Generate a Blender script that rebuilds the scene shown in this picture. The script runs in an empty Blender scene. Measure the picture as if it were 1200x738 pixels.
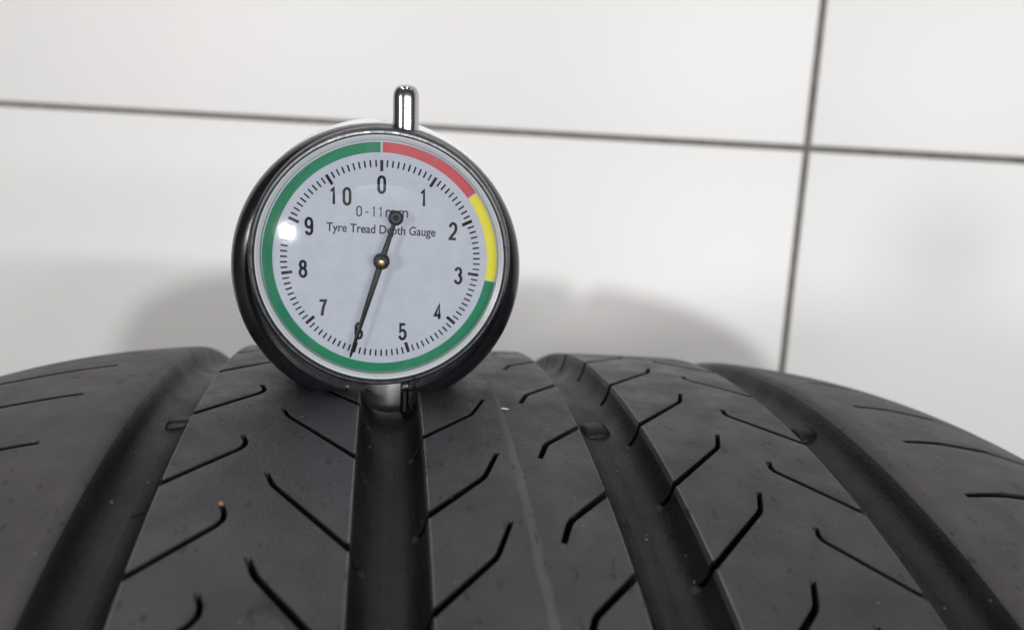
import bpy, bmesh, math, random
import numpy as np
from mathutils import Vector, Matrix, noise
from mathutils.geometry import delaunay_2d_cdt
random.seed(4)
S = bpy.context.scene
C = S.collection
PI = math.pi

# ------------------------------------------------------------------ camera
CAM = Vector((-0.02389797, -0.17755887, 0.04168508))
RIGHT = Vector((0.98753725, -0.14436676, 0.06267714))
UP = Vector((-0.03795419, 0.1680368, 0.9850498))
FWD = Vector((0.15274051, 0.97515223, -0.16046327))
cd = bpy.data.cameras.new('camera')
cam = bpy.data.objects.new('camera', cd); C.objects.link(cam)
cam.matrix_world = Matrix(((RIGHT.x, UP.x, -FWD.x, CAM.x), (RIGHT.y, UP.y, -FWD.y, CAM.y), (RIGHT.z, UP.z, -FWD.z, CAM.z), (0, 0, 0, 1)))
cd.sensor_width = 36; cd.lens = 36 * 1030.41 / 1200
cd.clip_start = 0.005; cd.clip_end = 50
cd.dof.use_dof = True; cd.dof.focus_distance = 0.152; cd.dof.aperture_fstop = 17
S.camera = cam

# ------------------------------------------------------------------ light
W = bpy.data.worlds.new('World'); S.world = W; W.use_nodes = True
bg = W.node_tree.nodes['Background']; bg.inputs[0].default_value = (0.93, 0.985, 0.99, 1); bg.inputs[1].default_value = 0.06
S.view_settings.view_transform = 'Standard'; S.view_settings.look = 'None'
S.view_settings.exposure = 0.07; S.view_settings.gamma = 1

def lamp(name, loc, target, power, sx, sy=None, col=(1, 1, 1)):
    l = bpy.data.lights.new(name, 'AREA'); l.energy = power; l.color = col
    l.shape = 'RECTANGLE' if sy else 'DISK'; l.size = sx
    if sy: l.size_y = sy
    o = bpy.data.objects.new(name, l); C.objects.link(o)
    o.location = loc
    o.rotation_euler = (Vector(target) - Vector(loc)).to_track_quat('-Z', 'Y').to_euler()
    return o
GC = Vector((-0.0227, -0.0145, 0.026))             # about the middle of the dial
def sight(u, v): return RIGHT * ((u - 600) / 1030.41) - UP * ((v - 369) / 1030.41) + FWD
WY = math.radians(-19.19); WP0 = Vector((0, 0.33, 0)); wn = Vector((math.sin(WY), -math.cos(WY), 0))
_d = sight(1130, 300); _p = CAM + _d * ((WP0 - CAM).dot(wn) / _d.dot(wn))      # where the key throws the gauge's shadow on the wall
lamp('key_lamp', GC + (GC - _p).normalized() * 2.0, GC, 12.0, 0.26, None, (1, 0.985, 0.975))
lamp('low_front_lamp', (-0.04, -0.98, 0.058), (-0.2, 0.3, 0), 4.9, 0.05, None, (0.985, 1, 1))
lamp('low_strip_lamp', (1.3, -3.0, 0.19), (-0.25, 0.3, 0), 41, 1.6, 0.10, (1, 0.99, 0.985))
for i, (x, y, z, e) in enumerate(((-0.55, -0.06, 1.2, 3.3), (0.05, -0.06, 1.3, 2.2), (0.7, -0.02, 1.25, 0.9))):
    lamp('ceiling_tube', (x, y, z), (x, y, 0), e, 0.07, 1.1, (1, 0.95, 0.945))

# ------------------------------------------------------------------ helpers
def tag(o, label=None, cat=None, group=None, kind=None):
    if label: o['label'] = label
    if cat: o['category'] = cat
    if group: o['group'] = group
    if kind: o['kind'] = kind
    return o

def link(name, me, mat=None, parent=None, loc=None):
    o = bpy.data.objects.new(name, me); C.objects.link(o)
    if mat is not None and me is not None:
        if not me.materials: me.materials.append(mat)
    if parent: o.parent = parent
    if loc is not None: o.location = loc
    return o

def pydata(name, V, F, smooth=True):
    me = bpy.data.meshes.new(name); me.from_pydata([tuple(v) for v in V], [], F); me.validate(); me.update()
    me.polygons.foreach_set('use_smooth', [smooth] * len(me.polygons))
    return me

def mesh_bm(name, bm, smooth_angle=35):
    bmesh.ops.recalc_face_normals(bm, faces=bm.faces)
    lim = math.radians(smooth_angle)
    for f in bm.faces: f.smooth = True
    for e in bm.edges:
        if len(e.link_faces) == 2 and e.calc_face_angle(0) > lim: e.smooth = False
    me = bpy.data.meshes.new(name); bm.to_mesh(me); bm.free(); return me

def nodes(m): return m.node_tree.nodes, m.node_tree.links
def mat(name, col=(0.8, 0.8, 0.8), rough=0.5, metal=0.0, spec=0.5, coat=0.0):
    m = bpy.data.materials.new(name); m.use_nodes = True
    b = m.node_tree.nodes['Principled BSDF']
    b.inputs['Base Color'].default_value = (*col, 1); b.inputs['Roughness'].default_value = rough
    b.inputs['Metallic'].default_value = metal; b.inputs['Specular IOR Level'].default_value = spec
    b.inputs['Coat Weight'].default_value = coat
    return m

def noise_node(m, scale, detail=3, rough=0.55, coords='Object', stretch=None):
    n, l = nodes(m)
    tc = n.new('ShaderNodeTexCoord'); t = n.new('ShaderNodeTexNoise')
    t.inputs['Scale'].default_value = scale; t.inputs['Detail'].default_value = detail; t.inputs['Roughness'].default_value = rough
    if stretch:
        mp = n.new('ShaderNodeMapping'); mp.inputs['Scale'].default_value = stretch
        l.new(tc.outputs[coords], mp.inputs[0]); l.new(mp.outputs[0], t.inputs['Vector'])
    else: l.new(tc.outputs[coords], t.inputs['Vector'])
    return t

def ramp(m, src, stops):
    n, l = nodes(m); r = n.new('ShaderNodeValToRGB')
    e = r.color_ramp.elements
    while len(e) < len(stops): e.new(0.5)
    for q, (p, c) in zip(e, stops):
        q.position = p; q.color = (*c, 1) if isinstance(c, tuple) else (c, c, c, 1)
    l.new(src, r.inputs[0]); return r

def rubber(name, c0, c1, r0=0.42, r1=0.6, bump=0.25, dust=(0.26, 0.25, 0.24), dust_cut=0.055, bevel=0.00018, spec=0.5):
    m = mat(name, spec=spec); n, l = nodes(m); b = n['Principled BSDF']
    a = noise_node(m, 55, 6, 0.62)
    rc = ramp(m, a.outputs[0], ((0.3, c0), (0.72, c1)))
    # dry specks of dust
    tc = n.new('ShaderNodeTexCoord'); v = n.new('ShaderNodeTexVoronoi'); v.inputs['Scale'].default_value = 260
    l.new(tc.outputs['Object'], v.inputs['Vector'])
    sp = ramp(m, v.outputs['Distance'], ((0.0, 1.0), (dust_cut, 0.0)))
    wh = n.new('ShaderNodeSeparateColor'); l.new(v.outputs['Color'], wh.inputs[0])
    pick = n.new('ShaderNodeMath'); pick.operation = 'GREATER_THAN'; pick.inputs[1].default_value = 0.72; l.new(wh.outputs[0], pick.inputs[0])
    mu = n.new('ShaderNodeMath'); mu.operation = 'MULTIPLY'; l.new(sp.outputs[0], mu.inputs[0]); l.new(pick.outputs[0], mu.inputs[1])
    mx = n.new('ShaderNodeMix'); mx.data_type = 'RGBA'; l.new(mu.outputs[0], mx.inputs[0]); l.new(rc.outputs[0], mx.inputs[6]); mx.inputs[7].default_value = (*dust, 1)
    sc1 = noise_node(m, 24, 7, 0.72); sr = ramp(m, sc1.outputs[0], ((0.52, 0.0), (0.75, 0.55)))
    sx_ = n.new('ShaderNodeMix'); sx_.data_type = 'RGBA'; l.new(sr.outputs[0], sx_.inputs[0]); l.new(mx.outputs[2], sx_.inputs[6]); sx_.inputs[7].default_value = (*[q * 1.9 for q in c1], 1)
    # short scratches and pits, blacker than the skin
    wv_ = noise_node(m, 700, 2, 0.5, stretch=(1, 0.5, 0.5)); pr2 = ramp(m, wv_.outputs[0], ((0.30, 0.35), (0.36, 1.0)))
    ml = n.new('ShaderNodeMix'); ml.data_type = 'RGBA'; ml.blend_type = 'MULTIPLY'; ml.inputs[0].default_value = 1; l.new(sx_.outputs[2], ml.inputs[6]); l.new(pr2.outputs[0], ml.inputs[7])
    l.new(ml.outputs[2], b.inputs['Base Color'])
    rn = noise_node(m, 130, 5, 0.6)
    rr = ramp(m, rn.outputs[0], ((0.3, r0), (0.7, r1))); l.new(rr.outputs[0], b.inputs['Roughness'])
    g = noise_node(m, 1500, 4, 0.6)
    g2 = noise_node(m, 160, 4, 0.55, stretch=(1.0, 0.35, 0.35))
    ad = n.new('ShaderNodeMath'); ad.operation = 'MULTIPLY_ADD'; l.new(g2.outputs[0], ad.inputs[0]); ad.inputs[1].default_value = 1.6; l.new(g.outputs[0], ad.inputs[2])
    bp = n.new('ShaderNodeBump'); bp.inputs['Strength'].default_value = bump; bp.inputs['Distance'].default_value = 0.00022
    l.new(ad.outputs[0], bp.inputs['Height'])
    if bevel:
        bv = n.new('ShaderNodeBevel'); bv.samples = 4; bv.inputs['Radius'].default_value = bevel
        l.new(bv.outputs[0], bp.inputs['Normal'])
    l.new(bp.outputs[0], b.inputs['Normal'])
    return m

M = {}
M['tread'] = rubber('worn_rubber', (0.020, 0.0202, 0.0242), (0.038, 0.0378, 0.0435), 0.37, 0.62, 1.0)
M['shoulder'] = rubber('scuffed_rubber', (0.036, 0.034, 0.033), (0.055, 0.051, 0.048), 0.5, 0.66, 0.35)
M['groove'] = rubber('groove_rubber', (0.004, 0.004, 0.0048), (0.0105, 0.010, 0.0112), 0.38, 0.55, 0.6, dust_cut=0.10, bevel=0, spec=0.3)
M['edge'] = rubber('edge_sheen_rubber', (0.08, 0.08, 0.082), (0.15, 0.15, 0.152), 0.45, 0.6, 0.3, bevel=0)  # gloss line along the worn rib edges, put into the colour as paler rubber
M['seam'] = rubber('dusty_rubber_line', (0.05, 0.051, 0.052), (0.07, 0.07, 0.07), 0.5, 0.65, 0.3, bevel=0)
M['tile'] = mat('glazed_tile', (0.80, 0.79, 0.785), 0.44, 0, 0.5)
def finish_tile():
    m = M['tile']; n, l = nodes(m); b = n['Principled BSDF']
    a = noise_node(m, 4, 3)
    r = ramp(m, a.outputs[0], ((0.3, (0.82, 0.82, 0.81)), (0.7, (0.855, 0.835, 0.83)))); l.new(r.outputs[0], b.inputs['Base Color'])
    bn = noise_node(m, 14, 2); bp = n.new('ShaderNodeBump'); bp.inputs['Strength'].default_value = 0.25; bp.inputs['Distance'].default_value = 0.0012
    l.new(bn.outputs[0], bp.inputs['Height']); l.new(bp.outputs[0], b.inputs['Normal'])
finish_tile()
M['grout'] = mat('grey_grout', (0.16, 0.15, 0.14), 0.9)
_g = noise_node(M['grout'], 160, 4); _r = ramp(M['grout'], _g.outputs[0], ((0.3, (0.11, 0.10, 0.095)), (0.7, (0.2, 0.19, 0.175))))
M['grout'].node_tree.links.new(_r.outputs[0], M['grout'].node_tree.nodes['Principled BSDF'].inputs['Base Color'])
M['floor'] = mat('concrete', (0.3, 0.29, 0.28), 0.7)
_g = noise_node(M['floor'], 9, 6); _r = ramp(M['floor'], _g.outputs[0], ((0.3, (0.24, 0.235, 0.23)), (0.7, (0.34, 0.33, 0.32))))
M['floor'].node_tree.links.new(_r.outputs[0], M['floor'].node_tree.nodes['Principled BSDF'].inputs['Base Color'])
M['chrome'] = mat('polished_chrome', (0.50, 0.49, 0.52), 0.2, 1.0)
M['sleeve'] = mat('sleeve_chrome', (0.46, 0.45, 0.44), 0.40, 1.0)
M['satin'] = mat('satin_chrome', (0.30, 0.30, 0.30), 0.5, 1.0)
M['chrome_worn'] = mat('bezel_chrome', (0.06, 0.06, 0.066), 0.3, 1.0)
_g = noise_node(M['chrome_worn'], 900, 4); _r = ramp(M['chrome_worn'], _g.outputs[0], ((0.35, 0.25), (0.7, 0.45)))
M['chrome_worn'].node_tree.links.new(_r.outputs[0], M['chrome_worn'].node_tree.nodes['Principled BSDF'].inputs['Roughness'])
M['black'] = mat('black_gloss_plastic', (0.007, 0.007, 0.009), 0.24, 0, 0.35)
_g = noise_node(M['black'], 700, 4); _r = ramp(M['black'], _g.outputs[0], ((0.35, 0.20), (0.7, 0.25)))
M['black'].node_tree.links.new(_r.outputs[0], M['black'].node_tree.nodes['Principled BSDF'].inputs['Roughness'])
M['face'] = mat('dial_paper', (0.4, 0.42, 0.48), 0.55, 0, 0.2)
_g = noise_node(M['face'], 420, 5); _r = ramp(M['face'], _g.outputs[0], ((0.25, (0.375, 0.395, 0.455)), (0.75, (0.42, 0.44, 0.50))))
M['face'].node_tree.links.new(_r.outputs[0], M['face'].node_tree.nodes['Principled BSDF'].inputs['Base Color'])
M['ink'] = mat('black_ink', (0.01, 0.01, 0.012), 0.6, 0, 0.1)
M['ink_grey'] = mat('thin_ink', (0.035, 0.035, 0.04), 0.6, 0, 0.1)
M['green'] = mat('green_print', (0.0, 0.155, 0.07), 0.5, 0, 0.25)
M['red'] = mat('red_print', (0.43, 0.055, 0.065), 0.5, 0, 0.25)
M['yellow'] = mat('yellow_print', (0.62, 0.55, 0.03), 0.5, 0, 0.25)
M['white'] = mat('white_plastic', (0.46, 0.48, 0.49), 0.3)
M['needle'] = mat('black_enamel', (0.008, 0.0085, 0.011), 0.45, 0, 0.3)
M['brass'] = mat('brass', (0.62, 0.36, 0.13), 0.22, 1.0)
M['steel'] = mat('dull_steel', (0.035, 0.035, 0.038), 0.5, 1.0)
M['stone'] = mat('tan_grit', (0.22, 0.14, 0.07), 0.7)
M['crumb'] = mat('pale_crumb', (0.55, 0.44, 0.34), 0.8)
# clear plastic: the dial is seen straight through it, the lamps glint on it
m = bpy.data.materials.new('clear_crystal'); m.use_nodes = True; M['crystal'] = m
n, l = nodes(m); n.remove(n['Principled BSDF']); out = n['Material Output']
tr = n.new('ShaderNodeBsdfTransparent'); tr.inputs[0].default_value = (0.95, 0.96, 0.97, 1)
gl = n.new('ShaderNodeBsdfGlossy'); gl.inputs['Roughness'].default_value = 0.11
fr = n.new('ShaderNodeFresnel'); geo = n.new('ShaderNodeNewGeometry'); io = n.new('ShaderNodeMix'); l.new(geo.outputs['Backfacing'], io.inputs[0])   # a thin sheet reflects alike from both sides
io.inputs[2].default_value = 1.49; io.inputs[3].default_value = 1 / 1.49; l.new(io.outputs[0], fr.inputs[0])
mxs = n.new('ShaderNodeMixShader'); l.new(fr.outputs[0], mxs.inputs[0]); l.new(tr.outputs[0], mxs.inputs[1]); l.new(gl.outputs[0], mxs.inputs[2])
_g = noise_node(m, 2600, 3, stretch=(1, 1, 0.12)); bp = n.new('ShaderNodeBump'); bp.inputs['Strength'].default_value = 0.10; bp.inputs['Distance'].default_value = 0.00003
l.new(_g.outputs[0], bp.inputs['Height']); l.new(bp.outputs[0], gl.inputs['Normal']); sm = noise_node(m, 260, 6, 0.7, stretch=(1, 1, 0.35)); smr = ramp(m, sm.outputs[0], ((0.48, 0.0), (0.85, 0.10)))     # finger smears and dust on the plastic
df = n.new('ShaderNodeBsdfDiffuse'); df.inputs[0].default_value = (0.6, 0.6, 0.6, 1); mx2 = n.new('ShaderNodeMixShader')
l.new(smr.outputs[0], mx2.inputs[0]); l.new(mxs.outputs[0], mx2.inputs[1]); l.new(df.outputs[0], mx2.inputs[2]); l.new(mx2.outputs[0], out.inputs['Surface'])

# ------------------------------------------------------------------ tyre geometry
R0 = 0.22192427; CA = -0.0642855; CB = 73.142
PITCH = 0.09378
GD = 0.0060                                             # groove depth
def drop(x): return CA * x * x + CB * x ** 4
def tread_pt(x, ph, depth=0.0):
    r = R0 - drop(x) - depth
    return Vector((x, r * math.sin(ph), r * math.cos(ph) - R0))

FLOOR_Z = -2 * R0 - 0.0
# the floor the tyre stands on
V = [(-3, -3, FLOOR_Z), (3, -3, FLOOR_Z), (3, 3, FLOOR_Z), (-3, 3, FLOOR_Z)]
tag(link('floor', pydata('floor', V, [(0, 1, 2, 3)], False), M['floor']), kind='structure')

# ------------------------------------------------------------------ tiled wall
WY = math.radians(-19.19)
wall = bpy.data.objects.new('tiled_wall', None); C.objects.link(wall)
tag(wall, 'white glazed tile wall with dark grey grout lines behind the tyre', 'wall')
WP0 = Vector((0, 0.33, 0))
wdir = Vector((math.cos(WY), math.sin(WY), 0))
def ray(u, v): return (RIGHT * ((u - 600) / 1030.41) - UP * ((v - 369) / 1030.41) + FWD)
def on_wall(u, v):
    d = ray(u, v); t = (WP0 - CAM).dot(wn) / d.dot(wn); P = CAM + d * t
    return (P - WP0).dot(wdir), P.z
seam_x, seam_z = on_wall(944.5, 174.5)
wall.location = WP0 + wdir * seam_x + Vector((0, 0, FLOOR_Z)); wall.rotation_euler = (0, 0, WY)
TW, TH, GAP = 0.598, 0.298, 0.0031
sz = seam_z - FLOOR_Z
def rounded_tile(w, h, t=0.008, r=0.0012, seg=3):
    bm = bmesh.new(); bmesh.ops.create_cube(bm, size=1)
    for v in bm.verts: v.co = Vector((v.co.x * w, v.co.y * t, v.co.z * h))
    es = [e for e in bm.edges if all(v.co.y < 0 for v in e.verts)]
    bmesh.ops.bevel(bm, geom=es, offset=r, segments=seg, affect='EDGES', profile=0.5)
    return mesh_bm('tile', bm, 60)
cache = {}
for i in range(-3, 3):
    z1 = sz + TH * 5 + GAP * 5
    zt = sz + GAP / 2 + (TH + GAP) * 4
    while zt > 0.02:
        h = TH; zb = zt
        lo = max(zt, 0.002)
        z0 = zt; z1 = zt + TH
        key = 'full'
        if key not in cache: cache[key] = rounded_tile(TW, TH)
        o = link('tile', cache[key], M['tile'], wall, (GAP / 2 + TW / 2 + i * (TW + GAP), 0, z0 + TH / 2))
        o.rotation_euler = (random.uniform(-1, 1) * 0.0012, 0, random.uniform(-1, 1) * 0.0012)
        zt -= TH + GAP
    hb = zt + TH                                       # the cut row on the floor
    if hb > 0.01:
        key = 'cut'
        if key not in cache: cache[key] = rounded_tile(TW, hb - 0.003)
        link('tile', cache[key], M['tile'], wall, (GAP / 2 + TW / 2 + i * (TW + GAP), 0, (hb - 0.003) / 2 + 0.003))
bm = bmesh.new(); bmesh.ops.create_cube(bm, size=1)
for v in bm.verts: v.co = Vector((v.co.x * 3.62, v.co.y * 0.05 + 0.0231, (v.co.z + 0.5) * 1.75))
link('grout', mesh_bm('grout', bm), M['grout'], wall)

# ------------------------------------------------------------------ tyre
tyre = bpy.data.objects.new('tyre', None); C.objects.link(tyre)
tag(tyre, 'worn black rubber car tyre with four wide grooves and angled sipes, filling the foreground', 'tyre')
tyre.location = (0, 0, FLOOR_Z)
TI = Matrix.Translation((0, 0, -FLOOR_Z))
def tp(x, ph, d=0.0): return TI @ tread_pt(x, ph, d)

def chaikin(P, it=1):
    for _ in range(it):
        Q = [P[0]]
        for a, b in zip(P, P[1:]):
            k = min(0.45, 0.0006 / max(math.dist(a, b), 1e-9))
            Q += [(a[0] * (1 - k) + b[0] * k, a[1] * (1 - k) + b[1] * k), (a[0] * k + b[0] * (1 - k), a[1] * k + b[1] * (1 - k))]
        Q.append(P[-1]); P = Q
    return P

SW = 1.10                                                # the cuts gape a little in the worn rubber
def thick(P, w):
    """outline of a polyline; w(t) gives the half width along it"""
    n = len(P); L = []; Rr = []
    for i, (x, y) in enumerate(P):
        a = Vector(P[max(i - 1, 0)]); b = Vector(P[min(i + 1, n - 1)])
        if 0 < i < n - 1:
            d1 = (Vector(P[i]) - a).normalized(); d2 = (b - Vector(P[i])).normalized(); t = (d1 + d2).normalized()
            k = 1 / max(0.6, math.sqrt((1 + d1.dot(d2)) / 2))
        else: t = (b - a).normalized(); k = 1
        nn = Vector((-t.y, t.x)) * w(i / (n - 1)) * k
        L.append((x + nn.x, y + nn.y)); Rr.append((x - nn.x, y - nn.y))
    return L + Rr[::-1]

def pip(x, y, poly):
    c = False; j = len(poly) - 1
    for i in range(len(poly)):
        xi, yi = poly[i]; xj, yj = poly[j]
        if (yi > y) != (yj > y) and x < (xj - xi) * (y - yi) / (yj - yi) + xi: c = not c
        j = i
    return c

SHARP = [(0, 0), (0.00009, 0.00004), (0.00017, 0.000095), (0.00026, 0.00026), (0.00045, 0.0012), (0.00075, 0.0024), (0.0012, 0.0035), (0.0018, 0.00445), (0.0026, 0.0052), (0.0035, 0.0057), (0.0047, 0.00598), (0.0052, 0.00604)]
SOFT = [(0, 0), (0.0006, 0.00006), (0.0012, 0.00026), (0.0018, 0.00062), (0.0023, 0.0011), (0.0029, 0.0022), (0.0034, 0.0034), (0.0040, 0.0044), (0.0049, 0.0052), (0.0059, 0.0057), (0.0071, 0.00598), (0.0076, 0.00604)]
FLAT = [(0, 0), (0.0, 0.003), (0.0, 0.0062)]
def prof_at(pr, d):
    for (o0, d0), (o1, d1) in zip(pr, pr[1:]):
        if d0 <= d <= d1: return o0 + (o1 - o0) * (d - d0) / max(d1 - d0, 1e-9)
    return pr[-1][0]

def phases(known, lo=-3.0, hi=3.0):
    """the junction angles seen in the photograph, carried on round the tyre at the mean pitch"""
    k = sorted(v / 100 * PITCH for v in known); out = list(k)
    a = k[0] - PITCH * 1.003
    while a > lo: out.append(a); a -= PITCH * random.uniform(0.95, 1.06)
    a = k[-1] + PITCH * 1.003
    while a < hi: out.append(a); a += PITCH * random.uniform(0.95, 1.06)
    return out

def build_rib(xl, xr, pl, pr, sipes, material, depth=0.0046):
    """a tread rib: triangulated top with the sipes cut out as real slots, rounded sides down to the groove floor"""
    PTS = []; SEG = []; polys = []
    s_of = R0
    def add_poly(poly):
        b = len(PTS); PTS.extend(poly); k = len(poly)
        SEG.extend((b + i, b + (i + 1) % k) for i in range(k))
    # rim of the strip
    SS = []
    a = -PI
    while a < PI - 1e-6:
        SS.append(a); a += 0.010 if -0.75 < a < 0.6 else 0.03
    SS[-1:] = [SS[-1]] if PI - SS[-1] > 0.01 else []
    SS.append(PI)
    nx = max(4, int((xr - xl) / 0.0035))
    for x in (xl, xr):
        b = len(PTS); PTS.extend((x, q * s_of) for q in SS)
        SEG.extend((b + i, b + i + 1) for i in range(len(SS) - 1))
    for q in (0, -1):
        b = len(PTS); PTS.extend((xl + (xr - xl) * i / nx, SS[q] * s_of) for i in range(nx + 1))
        SEG.extend((b + i, b + i + 1) for i in range(nx))
    for pts, phs, w0, w1 in sipes:
        for ph in phs:
            if abs(ph) > 2.95: continue
            P = [(x / 1000, (ph + d / 100 * PITCH) * s_of) for x, d in pts]
            P = chaikin(P)
            jit = random.uniform(0.92, 1.08)
            poly = thick(P, lambda t: (w0 + (w1 - w0) * t) * 0.0005 * jit * SW)
            polys.append(poly); add_poly(poly)
    boxes = [(min(p[0] for p in q), max(p[0] for p in q), min(p[1] for p in q), max(p[1] for p in q)) for q in polys]
    for q in SS[1:-1]:
        for i in range(1, nx):
            PTS.append((xl + (xr - xl) * (i + 0.0) / nx, q * s_of))
    vs, es, fs, ov, oe, of = delaunay_2d_cdt([Vector(p) for p in PTS], SEG, [], 0, 1e-7)
    order = sorted(range(len(polys)), key=lambda i: boxes[i][2])
    T = []; B = []; inside = []
    cents = []
    bys = [boxes[i][2] for i in order]
    import bisect
    for f in fs:
        cx = sum(vs[i].x for i in f) / 3; cy = sum(vs[i].y for i in f) / 3
        if cx < xl or cx > xr: continue
        hit = False
        k = bisect.bisect_right(bys, cy)
        for j in range(max(0, k - 5), k):
            bx = boxes[order[j]]
            if bx[0] <= cx <= bx[1] and bx[2] <= cy <= bx[3] and pip(cx, cy, polys[order[j]]): hit = True; break
        # counter clockwise in (x, s) gives a normal pointing outwards
        a, b, c = (vs[i] for i in f)
        if (b - a).cross(c - a) < 0: f = f[::-1]
        (B if hit else T).append(tuple(f))
    VV = []; FF = []; MI = {}
    def emit(x, s, d): VV.append(tp(x, s / s_of, d)); return len(VV) - 1
    _t = {(f[i], f[(i + 1) % 3]) for f in T for i in range(3)}
    off = {}
    for f in B:
        for i in range(3):
            a_, b_ = f[i], f[(i + 1) % 3]
            if (b_, a_) in _t:
                e_ = (vs[b_] - vs[a_]).normalized(); nn = Vector((-e_.y, e_.x))       # into the slot
                for q in (a_, b_): off[q] = off.get(q, Vector((0, 0))) + nn
    CH = 0.0001
    for q in list(off):
        v_ = off[q].normalized()
        if min(abs(vs[q].x - xl), abs(vs[q].x - xr)) < 2e-6: v_ = Vector((0, (1 if v_.y > 0 else -1) * 1.2))
        off[q] = v_ * CH
    ZERO = Vector((0, 0))
    def ox(i, d): return vs[i].x + (off.get(i, ZERO).x if d > 0.00008 else 0)
    def oy(i, d): return vs[i].y + (off.get(i, ZERO).y if d > 0.00008 else 0)
    mt = {}; mb = {}
    for f in T:
        FF.append(tuple(mt.setdefault(i, None) if mt.get(i) is not None else mt.__setitem__(i, emit(vs[i].x, vs[i].y, 0)) or mt[i] for i in f))
    for f in B:
        MI[len(FF)] = 1
        FF.append(tuple(mb[i] if i in mb else mb.__setitem__(i, emit(ox(i, depth), oy(i, depth), depth)) or mb[i] for i in f))
    et = {}; eb = {}
    for f in T:
        for i in range(3): et[(f[i], f[(i + 1) % 3])] = 1
    for f in B:
        for i in range(3): eb[(f[i], f[(i + 1) % 3])] = 1
    wall_v = {}
    def wv(i, d):
        k = (i, d)
        if k not in wall_v: wall_v[k] = emit(ox(i, d), oy(i, d), d)
        return wall_v[k]
    side_v = {}
    def sv(i, k, start, o_, d, sgn):
        key = (i, k, start)
        if key not in side_v: side_v[key] = emit(vs[i].x + sgn * o_, oy(i, d), d)
        return side_v[key]
    for (a, b) in et:
        if (b, a) in et: continue
        if (b, a) in eb:                                  # slot wall
            MI[len(FF)] = 0
            FF.append((wv(b, 0), wv(a, 0), wv(a, 0.00011), wv(b, 0.00011)))
            MI[len(FF)] = 1
            FF.append((wv(b, 0.00011), wv(a, 0.00011), wv(a, depth), wv(b, depth)))
            continue
        for X, prf, sgn in ((xl, pl, -1), (xr, pr, 1)):
            if abs(vs[a].x - X) < 2e-6 and abs(vs[b].x - X) < 2e-6:
                for k in range(len(prf) - 1):
                    o0, d0 = prf[k]; o1, d1 = prf[k + 1]
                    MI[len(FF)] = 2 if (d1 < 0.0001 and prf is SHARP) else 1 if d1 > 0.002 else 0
                    FF.append((sv(b, k, 0, o0, d0, sgn), sv(a, k, 0, o0, d0, sgn), sv(a, k + 1, 0, o1, d1, sgn), sv(b, k + 1, 0, o1, d1, sgn)))
    mouth = {}
    for (a, b) in eb:
        if (b, a) in eb or (b, a) in et: continue
        for X, prf, sgn in ((xl, pl, -1), (xr, pr, 1)):
            if abs(vs[a].x - X) < 2e-6 and abs(vs[b].x - X) < 2e-6:
                rows = [(0, depth), (prof_at(prf, depth), depth)] + [q for q in prf if q[1] > depth]
                for k in range(len(rows) - 1):
                    o0, d0 = rows[k]; o1, d1 = rows[k + 1]
                    MI[len(FF)] = 1
                    FF.append((sv(b, k, 1, o0, d0, sgn), sv(a, k, 1, o0, d0, sgn), sv(a, k + 1, 1, o1, d1, sgn), sv(b, k + 1, 1, o1, d1, sgn)))
                for q, flip in ((a, 0), (b, 1)):
                    mouth.setdefault((q, X), []).append(flip)
    for (q, X), fl in mouth.items():                       # cheeks where a slot opens into the groove
        if len(fl) != 1: continue
        prf, sgn = (pl, -1) if X == xl else (pr, 1)
        if prf is FLAT: continue
        pts = [(o, d) for o, d in prf if d < depth] + [(prof_at(prf, depth), depth), (0, depth)]
        MI[len(FF)] = 1
        ids = [emit(vs[q].x + sgn * o, oy(q, d), d) for o, d in pts]
        FF.append(tuple(ids if fl[0] else ids[::-1]))
    me = pydata('tread_rib', VV, FF, True)
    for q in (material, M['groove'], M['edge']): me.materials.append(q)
    idx = [0] * len(me.polygons)
    if len(me.polygons) == len(FF):
        for k, q in MI.items(): idx[k] = q
    else: print('RIB faces changed', len(FF), len(me.polygons))
    me.polygons.foreach_set('material_index', idx)
    return link('tread_rib', me, material, tyre)

ph2L = phases((-419, -335.1, -239.7, -128.8, -14))
ph2R = phases((-418, -320.6, -227.8, -119.1, -21))
ph3L = phases((-470, -368, -278.1, -170.4, -66))
ph3R = phases((-440, -340.7, -252.5, -147.4, -39.5, 73))
ph4L = phases((-427, -330.3, -238.1, -137.9, -32.7, 76))
ph4R = phases((-383.2, -290.4, -202.8, -98.6, 12.9))
ph5 = phases((-330, -236.9, -143.7, -53.6, 45))
ph1 = phases((-270, -171.1, -69.2, 33.6))
XE = 0.125
build_rib(-XE, -0.0669, FLAT, SOFT, [([(-75.4, 0), (-79, -3), (-84, -8.5), (-97, -18), (-114, -24)], ph1, 1.5, 2.3)], M['shoulder'], 0.003)
build_rib(-0.05377, -0.02648, SHARP, SHARP, [([(-54.9, -6), (-44.1, 46.5), (-43.5, 55), (-44.5, 69)], ph2L, 1.25, 0.8),
                                           ([(-39.3, 0), (-38.0, -16.5), (-25.3, -92)], ph2R, 0.8, 1.2)], M['tread'])
build_rib(-0.01514, 0.01204, SHARP, SHARP, [([(-16.4, -7), (-6.3, 46), (-3.4, 83)], ph3L, 1.25, 0.7),
                                          ([(13.5, 6), (5.2, -33.5), (3.4, -57)], ph3R, 1.25, 0.85)], M['tread'])
build_rib(0.02434, 0.05286, SHARP, SHARP, [([(23.0, -7), (35.8, 58), (37.5, 82)], ph4L, 1.25, 0.8),
                                         ([(43.0, 0), (42.5, -14), (54.2, -76)], ph4R, 0.85, 1.1)], M['tread'])
build_rib(0.0680, XE, SOFT, FLAT, [([(75.9, 0), (80, 5), (84.8, 10.5), (97, 20), (116, 19)], ph5, 1.1, 2.1)], M['shoulder'], 0.003)

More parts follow.
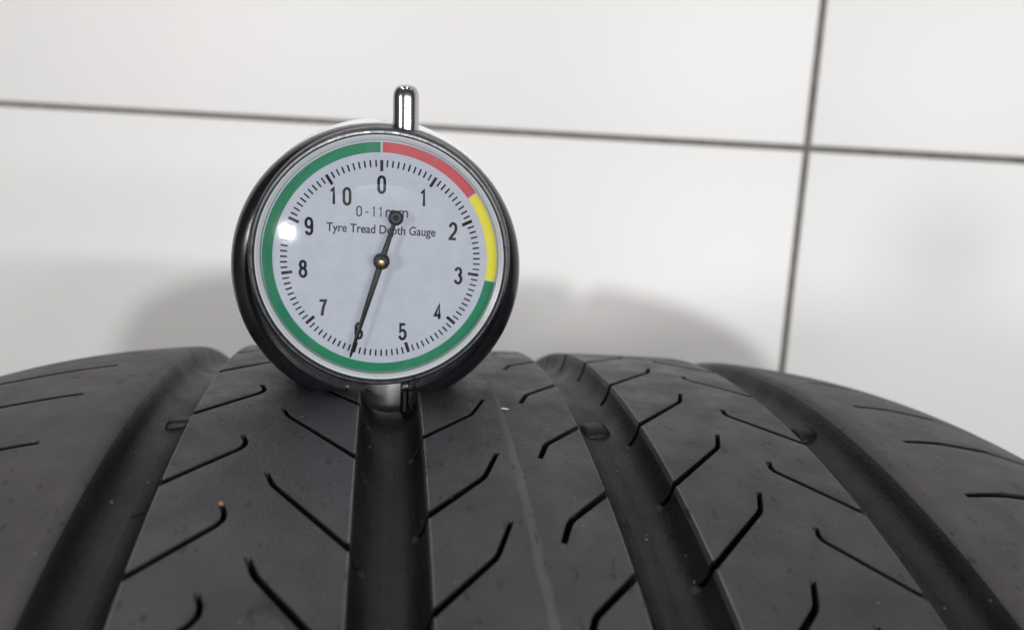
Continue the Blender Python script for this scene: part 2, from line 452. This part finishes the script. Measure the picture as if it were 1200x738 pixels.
# carcass: groove floors, sidewalls and beads, one lathe round the axle
pro = []
def rtop(x): return R0 - drop(x)
xs = np.linspace(-XE, XE, 91)
slope = drop(XE) - drop(XE - 0.001)
side = [(XE + 0.0001, rtop(XE) - 0.0002), (0.1305, rtop(XE) - 0.0038), (0.1350, rtop(XE) - 0.0090), (0.1385, rtop(XE) - 0.0170), (0.1402, rtop(XE) - 0.028),
        (0.1400, 0.160), (0.1370, 0.145), (0.1300, 0.132), (0.1200, 0.124), (0.1120, 0.121), (0.1080, 0.121), (0.1070, 0.126), (0.1150, 0.140), (0.1250, 0.155), (0.1270, 0.175), (0.1200, 0.192)]
pro = [(x, rtop(x) - GD) for x in xs]
pro = [(-x, r) for x, r in side[::-1]] + pro + side + [(0.09, 0.203), (0, 0.2055), (-0.09, 0.203)]
NS = 420
VV = []; FF = []
k = len(pro)
for i in range(NS):
    a = 2 * PI * i / NS
    for x, r in pro: VV.append((x, r * math.sin(a), r * math.cos(a) - R0 - FLOOR_Z))
for i in range(NS):
    j = (i + 1) % NS
    for q in range(k):
        q2 = (q + 1) % k
        FF.append((i * k + q, i * k + q2, j * k + q2, j * k + q))
me = pydata('carcass', VV, FF, True)
bm = bmesh.new(); bm.from_mesh(me); me2 = mesh_bm('carcass', bm, 40)
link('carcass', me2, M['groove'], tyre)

# faint moulding line along the middle rib
VV = []; FF = []
N = 260; cols = 7
for i in range(N):
    ph = -0.52 + 0.80 * i / (N - 1)
    pct = ph / PITCH * 100
    cx = float(np.interp(pct, (-390, -330, -276, -209, -133, -56, 29), (-0.2, -0.6, -0.65, -0.9, -1.15, -1.2, 0.0))) / 1000
    cx += 0.00022 * noise.noise(Vector((ph * 40, 0, 0))) + 0.0001 * noise.noise(Vector((ph * 160, 3, 0)))
    w = 0.00085 + 0.0002 * noise.noise(Vector((ph * 60, 7, 0)))
    for c in range(cols):
        t = c / (cols - 1) * 2 - 1
        h = -0.00003 + 0.00009 * (1 - t * t)
        VV.append(tp(cx + t * w, ph, -h))
for i in range(N - 1):
    for c in range(cols - 1):
        a = i * cols + c; FF.append((a, a + 1, a + cols + 1, a + cols))
link('moulding_line', pydata('moulding_line', VV, FF, True), M['seam'], tyre)

# wear indicators moulded on the groove floors
def wear_bar(x0, x1, ph0, ph1, h, dome=0.3, n=26):
    VV = []; FF = []
    for i in range(n + 1):
        for j in range(n + 1):
            u = i / n * 2 - 1; v = j / n * 2 - 1
            e = (1 - abs(u) ** (2 / dome)) * (1 - abs(v) ** (2 / dome))
            hh = h * max(e, 0) ** 0.5 - 0.0002
            VV.append(tp(x0 + (x1 - x0) * i / n, ph0 + (ph1 - ph0) * j / n, GD - hh))
    for i in range(n):
        for j in range(n):
            a = i * (n + 1) + j; FF.append((a, a + n + 1, a + n + 2, a + 1))
    return pydata('wear_indicator', VV, FF, True)
for a in ((-0.0606, -0.0543, -0.0860, -0.0715, 0.0016, 0.35), (0.0160, 0.0214, -0.098, -0.071, 0.0018, 0.8), (0.0600, 0.0655, -0.093, -0.065, 0.0024, 0.8),
          (-0.0620, -0.0560, 0.62, 0.65, 0.0016, 0.4), (-0.0240, -0.0180, 0.62, 0.65, 0.0016, 0.4), (0.0155, 0.021, 0.62, 0.65, 0.0016, 0.4)):
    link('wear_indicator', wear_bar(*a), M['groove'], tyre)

# ------------------------------------------------------------------ gauge
PHG = -0.048; XG = -0.0183
upv = Vector((0, math.sin(PHG), math.cos(PHG)))
base = tread_pt(XG, PHG, 0)
rollv = 0.0
xv = Vector((1, 0, 0)); yv = upv.cross(xv).normalized(); xv = yv.cross(upv).normalized()
GM = Matrix(((xv.x, yv.x, upv.x, base.x), (xv.y, yv.y, upv.y, base.y), (xv.z, yv.z, upv.z, base.z), (0, 0, 0, 1)))
# lean the gauge a little sideways and turn it to the lens
GM = GM @ Matrix.Rotation(math.radians(LEAN := -2.0), 4, 'Y') @ Matrix.Rotation(math.radians(YAW := 0.0), 4, 'Z')
GMI = GM.inverted()
def loc_pt(u, v, y):
    """where the sight line through a point of the photograph meets the gauge's own plane y"""
    o = GMI @ CAM; d = (GMI.to_3x3() @ ray(u, v)); t = (y - o.y) / d.y
    return o + d * t
YF = -0.0055                                              # dial face plane
c0 = loc_pt(447, 305, YF); e1 = loc_pt(548, 305, YF); e2 = loc_pt(447, 205, YF)
PX = ((e1.x - c0.x) / 101 + (e2.z - c0.z) / 100) / 2       # metres per photograph pixel on the dial
bc = loc_pt(443.8, 312, 0.003); bR = (loc_pt(609.5, 312, 0.003).x - loc_pt(277.5, 312, 0.003).x) / 2
kt = loc_pt(476, 100, 0.0)
print('GAUGE c0', c0, 'PX', PX, 'body', bc, bR, 'knob top', kt, 'xv', xv)
gauge = bpy.data.objects.new('tread_depth_gauge', None); C.objects.link(gauge)
gauge.matrix_world = GM
tag(gauge, 'round dial tread depth gauge with chrome top knob standing upright on the tyre tread', 'gauge')

def revolve(name, prof, cx, cz, seg=128, cut=None, smooth=40, closed=False):
    """prof: (radius, y) pairs round the dial's own axis; cut flattens everything below z = cut"""
    bm = bmesh.new(); rings = []
    for r, y in prof:
        if r < 1e-7: rings.append([bm.verts.new((cx, y, cz))]); continue
        ring = []
        for i in range(seg):
            a = 2 * PI * i / seg
            x, z = cx + r * math.sin(a), cz + r * math.cos(a)
            if cut is not None and z < cut:
                # slide along the circle's chord
                z = cut
            ring.append(bm.verts.new((x, y, z)))
        rings.append(ring)
    pairs = list(zip(rings, rings[1:]))
    if closed: pairs.append((rings[-1], rings[0]))
    for A, B in pairs:
        for i in range(seg):
            j = (i + 1) % seg
            try:
                if len(A) == 1 and len(B) == 1: continue
                if len(A) == 1: bm.faces.new((A[0], B[i], B[j]))
                elif len(B) == 1: bm.faces.new((A[i], B[0], A[j]))
                else: bm.faces.new((A[i], B[i], B[j], A[j]))
            except ValueError: pass
    return mesh_bm(name, bm, smooth)

# black case, flat where it stands on the ribs
r = bR
case_prof = [(0, 0.0088), (r * 0.93, 0.0088), (r * 0.972, 0.0082), (r * 0.992, 0.0068), (r, 0.0045), (r, 0.0015), (r * 0.997, -0.0005), (r * 0.985, -0.0022), (r * 0.962, -0.0036), (r * 0.925, -0.0046), (r * 0.88, -0.0050), (r * 0.86, -0.0046), (r * 0.86, -0.003), (0, -0.003)]
link('case', revolve('case', case_prof, bc.x, bc.z, 160, 0.00015, 30), M['black'], gauge)
# chrome back shell
rb = r * 0.985
link('back_shell', revolve('back_shell', [(0, 0.0135), (rb * 0.86, 0.0135), (rb * 0.95, 0.0127), (rb * 0.99, 0.0112), (rb, 0.009), (rb, 0.0080), (0, 0.0080)], bc.x + 0.0003, bc.z + 0.0012, 160, 0.0012, 30), M['satin'], gauge)
# bezel: worn chrome ring round the crystal
ro = (590 - 303.5) / 2 * PX
cz = c0.z; cx = c0.x
cxe = cx - 0.0; cze = cz + 0.0003
bez = [(ro * 1.002, -0.0079), (ro * 1.012, -0.0083), (ro * 1.028, -0.0083), (ro * 1.045, -0.0078), (ro * 1.058, -0.0066), (ro * 1.064, -0.005), (ro * 1.064, -0.0032), (ro * 1.0, -0.0032)]
link('bezel', revolve('bezel', bez, cxe, cze, 160, 0.0003, 30, True), M['chrome_worn'], gauge)
# dial
dial = link('dial', revolve('dial', [(0, YF), (ro * 0.985, YF), (ro * 0.985, YF + 0.0004), (0, YF + 0.0004)], cx, cz, 128), M['face'], gauge)
rb1, rb0 = 136.5 * PX, 124.8 * PX
link('gasket', revolve('gasket', [(rb1 + 0.0001, YF - 0.00005), (rb1 + 0.0002, YF - 0.0016), (ro * 0.999, YF - 0.0021), (ro * 1.0, YF - 0.0001)], cxe, cze, 160, None, 30, True), M['white'], gauge)
def arc_band(name, a0, a1, r0, r1, y, m):
    n = max(6, int((a1 - a0) / 2)); VV = []; FF = []
    for i in range(n + 1):
        a = math.radians(a0 + (a1 - a0) * i / n)
        for q in (r0, r1): VV.append((cx + q * math.sin(a), y, cz + q * math.cos(a)))
    for i in range(n): FF.append((2 * i, 2 * i + 2, 2 * i + 3, 2 * i + 1))
    return link(name, pydata(name, VV, FF, False), m, dial)
ye = YF - 0.00003
arc_band('green_band', 100.6, 359.4, rb0, rb1, ye, M['green'])
arc_band('red_band', 0.4, 53.2, rb0, rb1, ye, M['red'])
arc_band('yellow_band', 54.0, 100.0, rb0, rb1, ye, M['yellow'])
# graduations
VV = []; FF = []
for i in range(110):
    a = 2 * PI * i / 110
    major = i % 10 == 0
    q0, q1 = ((103.5 if major else 108.3) * PX, 116.2 * PX); w = (1.75 if major else 0.95) * PX
    w *= random.uniform(0.92, 1.08)
    t = Vector((math.cos(a), 0, -math.sin(a))); rr = Vector((math.sin(a), 0, math.cos(a))); o = Vector((cx, ye, cz)); b = len(VV)
    VV += [o + rr * q0 - t * w, o + rr * q0 + t * w, o + rr * q1 + t * w, o + rr * q1 - t * w]; FF.append((b, b + 1, b + 2, b + 3))
link('graduation_marks', pydata('graduation_marks', VV, FF, False), M['ink'], dial)

def text_mesh(s, height, sx, bold=0.0, spacing=1.0):
    cu = bpy.data.curves.new('t', 'FONT'); cu.body = s; cu.align_x = 'CENTER'; cu.align_y = 'CENTER'; cu.size = 1.0; cu.offset = bold; cu.space_character = spacing; cu.resolution_u = 6
    o = bpy.data.objects.new('t', cu); C.objects.link(o)
    dg = bpy.context.evaluated_depsgraph_get(); dg.update()
    me = bpy.data.meshes.new_from_object(o.evaluated_get(dg)); bpy.data.objects.remove(o)
    co = np.empty(len(me.vertices) * 3); me.vertices.foreach_get('co', co); co = co.reshape(-1, 3)
    lo, hi = co.min(0), co.max(0); k = height / (0.73 if s[0] in 'T' or len(s) > 3 else hi[1] - lo[1])
    new = np.zeros_like(co)
    new[:, 0] = (co[:, 0] - (lo[0] + hi[0]) / 2) * k * sx
    new[:, 2] = (co[:, 1] - (lo[1] + hi[1]) / 2) * k
    me.vertices.foreach_set('co', new.ravel()); me.update()
    return me, (hi[0] - lo[0]) * k * sx
def put_text(name, s, px, pz, height, sx, m, rot=0.0, bold=0.0, fitw=None, spacing=1.0):
    me, w = text_mesh(s, height, sx, bold, spacing)
    if fitw:
        co = np.empty(len(me.vertices) * 3); me.vertices.foreach_get('co', co); co = co.reshape(-1, 3); co[:, 0] *= fitw / w; me.vertices.foreach_set('co', co.ravel()); me.update()
    o = link(name, me, m, dial, (cx + px, ye - 0.00001, cz + pz)); o.rotation_euler = (0, rot, 0); return o
def arcp(cx_, cy_, rx, ry, a0, a1, n=10):
    return [(cx_ + rx * math.cos(math.radians(a0 + (a1 - a0) * i / n)), cy_ + ry * math.sin(math.radians(a0 + (a1 - a0) * i / n))) for i in range(n + 1)]
DIG = {'0': [arcp(.5, .74, .5, .26, 0, 180) + arcp(.5, .26, .5, .26, 180, 360) + [(1, .74)]],
       '1': [[(.12, .80), (.55, 1), (.55, 0)]],
       '2': [arcp(.5, .73, .5, .27, 175, 0) + [(.97, .60), (.85, .45), (.1, .08), (0, 0), (1, 0)]],
       '3': [arcp(.48, .76, .46, .24, 170, -60) + [(.5, .53)], [(.5, .53)] + arcp(.48, .27, .52, .27, 60, -170)],
       '4': [[(.72, 0), (.72, 1), (0, .25), (1, .25)]],
       '5': [[(.92, 1), (.15, 1), (.05, .5)] + arcp(.47, .31, .53, .31, 130, -165)],
       '6': [arcp(.5, .74, .48, .26, 15, 180) + arcp(.5, .29, .5, .29, 180, 540, 20)],
       '7': [[(0, 1), (1, 1), (.62, .55), (.38, 0)]],
       '8': [arcp(.5, .77, .43, .23, 0, 360, 20), arcp(.5, .27, .5, .27, 0, 360, 20)],
       '9': [arcp(.5, .26, .48, .26, 195, 360) + arcp(.5, .71, .5, .29, 0, 360, 20)]}
DIG['-'] = [[(.1, .42), (.9, .42)]]; DIG['m'] = [[(0, 0), (0, .7)], [(0, .45)] + arcp(.25, .47, .25, .23, 180, 0) + [(.5, 0)], [(.5, .45)] + arcp(.75, .47, .25, .23, 180, 0) + [(1, 0)]]
def stroke_number(s, h, w, sw, wid=None):
    VV = []; FF = []; W0 = w; ws = [w * (wid or {}).get(ch, 1) for ch in s]; tot = sum(ws) + (len(s) - 1) * (0.5 if not wid else 0.45) * w; x0 = -tot / 2
    for ch, w in zip(s, ws):
        for P in DIG[ch]:
            Q = [(x0 + sw + px * (w - 2 * sw), -h / 2 + sw + py * (h - 2 * sw)) for px, py in P]
            Q = [q for i, q in enumerate(Q) if i == 0 or math.dist(q, Q[i - 1]) > 1e-7]
            o = thick(Q, lambda t: sw * 1.0); n = len(Q); b = len(VV)
            VV += [(x, 0, z) for x, z in o]
            for i in range(n - 1): FF.append((b + i, b + i + 1, b + 2 * n - 2 - i, b + 2 * n - 1 - i))
        x0 += w + (0.5 if not wid else 0.45) * W0
    return pydata('numeral', VV, FF, False)
NUM = {0: (447.3, 216.5), 1: (496.5, 232.5), 2: (530.8, 271), 3: (537, 323), 4: (513.2, 365), 5: (471.8, 388.6), 6: (420.5, 387.5), 7: (378, 361), 8: (355, 315), 9: (362, 265), 10: (398.7, 230)}
for k_, (u, v) in NUM.items():
    q = loc_pt(u, v, YF)
    link('numeral', stroke_number(str(k_), 21.5 * PX, 10.2 * PX, 1.6 * PX), M['ink'], dial, (q.x, ye - 0.00001, q.z))
q = loc_pt(448, 248.5, YF)
o = link('inscription', stroke_number('0-11mm', 12.5 * PX, 6.6 * PX, 0.75 * PX, {'1': 0.75, 'm': 1.75, '-': 0.8}), M['ink_grey'], dial, (q.x, ye - 0.00001, q.z)); o.rotation_euler = (0, 0.02, 0)
q = loc_pt(447, 270.5, YF); put_text('inscription', 'Tyre Tread Depth Gauge', q.x - cx, q.z - cz, 10.5 * PX, 0.8, M['ink_grey'], 0.035, 0.014, fitw=126 * PX)

# needle with its ring-shaped tail, hub and brass pin
YN = YF - 0.0018
ang = math.radians(180 + 17.6)
d = Vector((math.sin(ang), 0, math.cos(ang))); t = Vector((math.cos(ang), 0, -math.sin(ang)))
bm = bmesh.new()
rows = [(-46, 2.6), (-20, 3.2), (0, 3.9), (40, 3.3), (90, 2.4), (117, 1.6), (121, 0.6)]
prev = None; th = 0.00022
for s_, w in rows:
    c = Vector((cx, YN, cz)) + d * s_ * PX
    ring = [bm.verts.new(c + t * w * PX * a + Vector((0, b, 0))) for a, b in ((-1, 0), (0, -th), (1, 0), (0, th * 0.6))]
    if prev:
        for i in range(4): bm.faces.new((prev[i], prev[(i + 1) % 4], ring[(i + 1) % 4], ring[i]))
    else: bm.faces.new(ring)
    prev = ring
bm.faces.new(prev[::-1])
# ring tail
tc_ = Vector((cx, YN, cz)) - d * 53.5 * PX
n1, n2 = 32, 8
vr = []
for i in range(n1):
    a = 2 * PI * i / n1; ring = []
    for j in range(n2):
        b = 2 * PI * j / n2; rr = (4.6 + 4.2 * math.cos(b)) * PX
        ring.append(bm.verts.new(tc_ + Vector((rr * math.sin(a), 2.0 * PX * math.sin(b), rr * math.cos(a)))))
    vr.append(ring)
for i in range(n1):
    for j in range(n2): bm.faces.new((vr[i][j], vr[(i + 1) % n1][j], vr[(i + 1) % n1][(j + 1) % n2], vr[i][(j + 1) % n2]))
needle = link('needle', mesh_bm('needle', bm, 50), M['needle'], gauge)
bm_me = revolve('hub', [(0, YN - 0.0007), (6.5 * PX, YN - 0.0007), (8.6 * PX, YN - 0.00045), (9.6 * PX, YN + 0.0001), (9.6 * PX, YN + 0.0007), (5 * PX, YN + 0.0008), (5 * PX, YF - 0.0001), (0, YF - 0.0001)], cx, cz, 40)
link('hub', bm_me, M['needle'], needle)
link('pivot_pin', revolve('pivot_pin', [(0, YN - 0.0013), (2.6 * PX, YN - 0.00125), (4.3 * PX, YN - 0.0009), (4.6 * PX, YN - 0.0006), (0, YN - 0.0006)], cx, cz, 32), M['brass'], needle)
# clear crystal, slightly domed, with a steep shoulder
cr = [(0, -0.0114), (ro * 0.35, -0.01139), (ro * 0.60, -0.01137), (ro * 0.62, -0.01136)]
_r, _y = ro * 0.62, -0.01136
for i in range(1, 41):                                   # flat middle, then a moulded shoulder that steepens to the rim
    t_ = i / 40; sl = math.tan(math.radians(19 + 10 * t_ + 30 * max(0, t_ - 0.9) / 0.1)); dr = ro * 0.377 / 40
    _r += dr; _y += dr * sl; cr.append((_r, _y))
link('crystal', revolve('crystal', cr, cxe, cze, 160, None, 10), M['crystal'], gauge)

# push knob and plunger (turned about the gauge's upright axis)
def turn(name, prof, x, y, m, seg=48, smooth=35):
    bm = bmesh.new(); rings = []
    for rr, z in prof:
        if rr < 1e-7: rings.append([bm.verts.new((x, y, z))])
        else: rings.append([bm.verts.new((x + rr * math.cos(2 * PI * i / seg), y + rr * math.sin(2 * PI * i / seg), z)) for i in range(seg)])
    for A, B in zip(rings, rings[1:]):
        for i in range(seg):
            j = (i + 1) % seg
            if len(A) == 1: bm.faces.new((A[0], B[i], B[j]))
            elif len(B) == 1: bm.faces.new((A[i], B[0], A[j]))
            else: bm.faces.new((A[i], B[i], B[j], A[j]))
    return link(name, mesh_bm(name, bm, smooth), m, gauge)
kr = 13.6 * PX * 1.12
zt = kt.z; zb = bc.z + r * 0.9
turn('push_knob', [(0, zb), (kr, zb), (kr, zt - kr * 0.95), (kr * 0.97, zt - kr * 0.6), (kr * 0.86, zt - kr * 0.32), (kr * 0.70, zt - kr * 0.13), (kr * 0.5, zt - 0.0001), (kr * 0.42, zt - 0.00002), (kr * 0.36, zt - kr * 0.16), (kr * 0.12, zt - kr * 0.22), (0, zt - kr * 0.22)], kt.x, 0.0, M['chrome'], 64, 50)
pr_ = 0.00086
def sleeve():
    bm = bmesh.new(); rings = []; seg = 64; sx0 = -0.0022
    for rr, z in [(0, 0.0030), (0.0056, 0.0030), (0.0056, -0.0022), (0.0052, -0.0030), (0.0045, -0.0038), (0.0039, -0.0043), (0.0033, -0.0046), (0.0024, -0.0048), (0, -0.0049)]:
        rings.append([bm.verts.new((sx0, 0, z))] if rr == 0 else [bm.verts.new((sx0 + rr * math.cos(2 * PI * i / seg), rr * math.sin(2 * PI * i / seg), z)) for i in range(seg)])
    for A, B in zip(rings, rings[1:]):
        for i in range(seg):
            j = (i + 1) % seg
            bm.faces.new((A[0], B[i], B[j]) if len(A) == 1 else (A[i], B[0], A[j]) if len(B) == 1 else (A[i], B[i], B[j], A[j]))
    bmesh.ops.recalc_face_normals(bm, faces=bm.faces)
    a = bpy.data.meshes.new('a'); bm.to_mesh(a); bm.free()
    bm = bmesh.new(); bmesh.ops.create_cube(bm, size=1)
    for v in bm.verts: v.co = Vector((v.co.x * 0.00185 + 0.0004, v.co.y * 0.009 - 0.0028, v.co.z * 0.012 - 0.002))
    c = bpy.data.meshes.new('c'); bm.to_mesh(c); bm.free()
    oa = bpy.data.objects.new('a', a); oc = bpy.data.objects.new('c', c); C.objects.link(oa); C.objects.link(oc)
    md = oa.modifiers.new('b', 'BOOLEAN'); md.operation = 'DIFFERENCE'; md.object = oc; md.solver = 'EXACT'
    dg = bpy.context.evaluated_depsgraph_get(); dg.update()
    me = bpy.data.meshes.new_from_object(oa.evaluated_get(dg)); bpy.data.objects.remove(oa); bpy.data.objects.remove(oc)
    bm = bmesh.new(); bm.from_mesh(me); return mesh_bm('sleeve', bm, 35)
link('sleeve', sleeve(), M['sleeve'], gauge)
turn('probe', [(0, -GD + 0.00005), (pr_ * 0.7, -GD + 0.00005), (pr_, -GD + 0.0004), (pr_, 0.0035), (0, 0.0035)], 0.0004, 0.0, M['steel'], 32)
tag(bpy.data.objects['probe'], 'thin dark steel probe reaching down into the groove')

# ------------------------------------------------------------------ grit
def grit(name, x, ph, depth, sx, sy, sz_, m, label, cat, rz, seed):
    bm = bmesh.new(); bmesh.ops.create_icosphere(bm, subdivisions=2, radius=1)
    for v in bm.verts:
        f = 1 + 0.35 * noise.noise(v.co * 1.4 + Vector((seed, 0, 0))); v.co = Vector((v.co.x * sx * f, v.co.y * sy * f, v.co.z * sz_ * f))
    o = link(name, mesh_bm(name, bm, 25), m); o.location = tread_pt(x, ph, depth); o.rotation_euler = (ph, 0.2, rz)
    return tag(o, label, cat)
grit('grit_grain', -0.0445, (-267 / 100) * PITCH, -0.0001, 0.00042, 0.00034, 0.00036, M['stone'], 'tiny tan grain of grit stuck in the tip of a sipe left of the gauge', 'grit', 0.4, 3)
grit('rubber_crumb', 0.0001, -1.12 * PITCH, -0.00012, 0.0009, 0.00022, 0.00018, M['crumb'], 'tiny pale crumb lying on the middle rib beside the faint moulding line', 'crumb', 0.2, 9)

# fine dust and rubber crumbs lying on the ribs and in the grooves
M['dust'] = mat('dry_dust', (0.24, 0.22, 0.2), 0.9)
VV = []; FF = []
GR = ((-0.0660, -0.0545), (-0.0255, -0.0160), (0.0130, 0.0235), (0.0540, 0.0670))
rg = random.Random(12)
for i in range(420):
    ph = rg.uniform(-0.46, 0.10)
    if rg.random() < 0.45:
        g = rg.choice(GR); w_ = g[1] - g[0]; x = rg.uniform(g[0] + w_ * 0.42, g[1] - w_ * 0.42); dep = GD - 0.00003
    else:
        x = rg.uniform(-0.11, 0.115); dep = 0.0
        if any(a - 0.0012 < x < b + 0.0012 for a, b in GR): continue
    sz_ = 0.00003 + 0.00012 * rg.random() ** 3
    c = TI.inverted() @ tp(x, ph, dep); b = len(VV); a0 = rg.uniform(0, 6.28)
    e = rg.uniform(0.8, 2.2)
    for q in ((1, 0, 0), (0, 1, 0), (-1, 0, 0), (0, -1, 0), (0, 0, 1), (0, 0, -1)):
        p_ = Vector((q[0] * e, q[1], q[2] * 0.7)) * sz_ * rg.uniform(0.7, 1.3); p_.rotate(Matrix.Rotation(a0, 3, 'Z')); VV.append(c + p_)
    FF += [(b, b + 1, b + 4), (b + 1, b + 2, b + 4), (b + 2, b + 3, b + 4), (b + 3, b, b + 4), (b + 1, b, b + 5), (b + 2, b + 1, b + 5), (b + 3, b + 2, b + 5), (b, b + 3, b + 5)]
tag(link('dust', pydata('dust', VV, FF, False), M['dust']), 'fine pale dust and rubber crumbs scattered over the tyre tread', 'dust', kind='stuff')
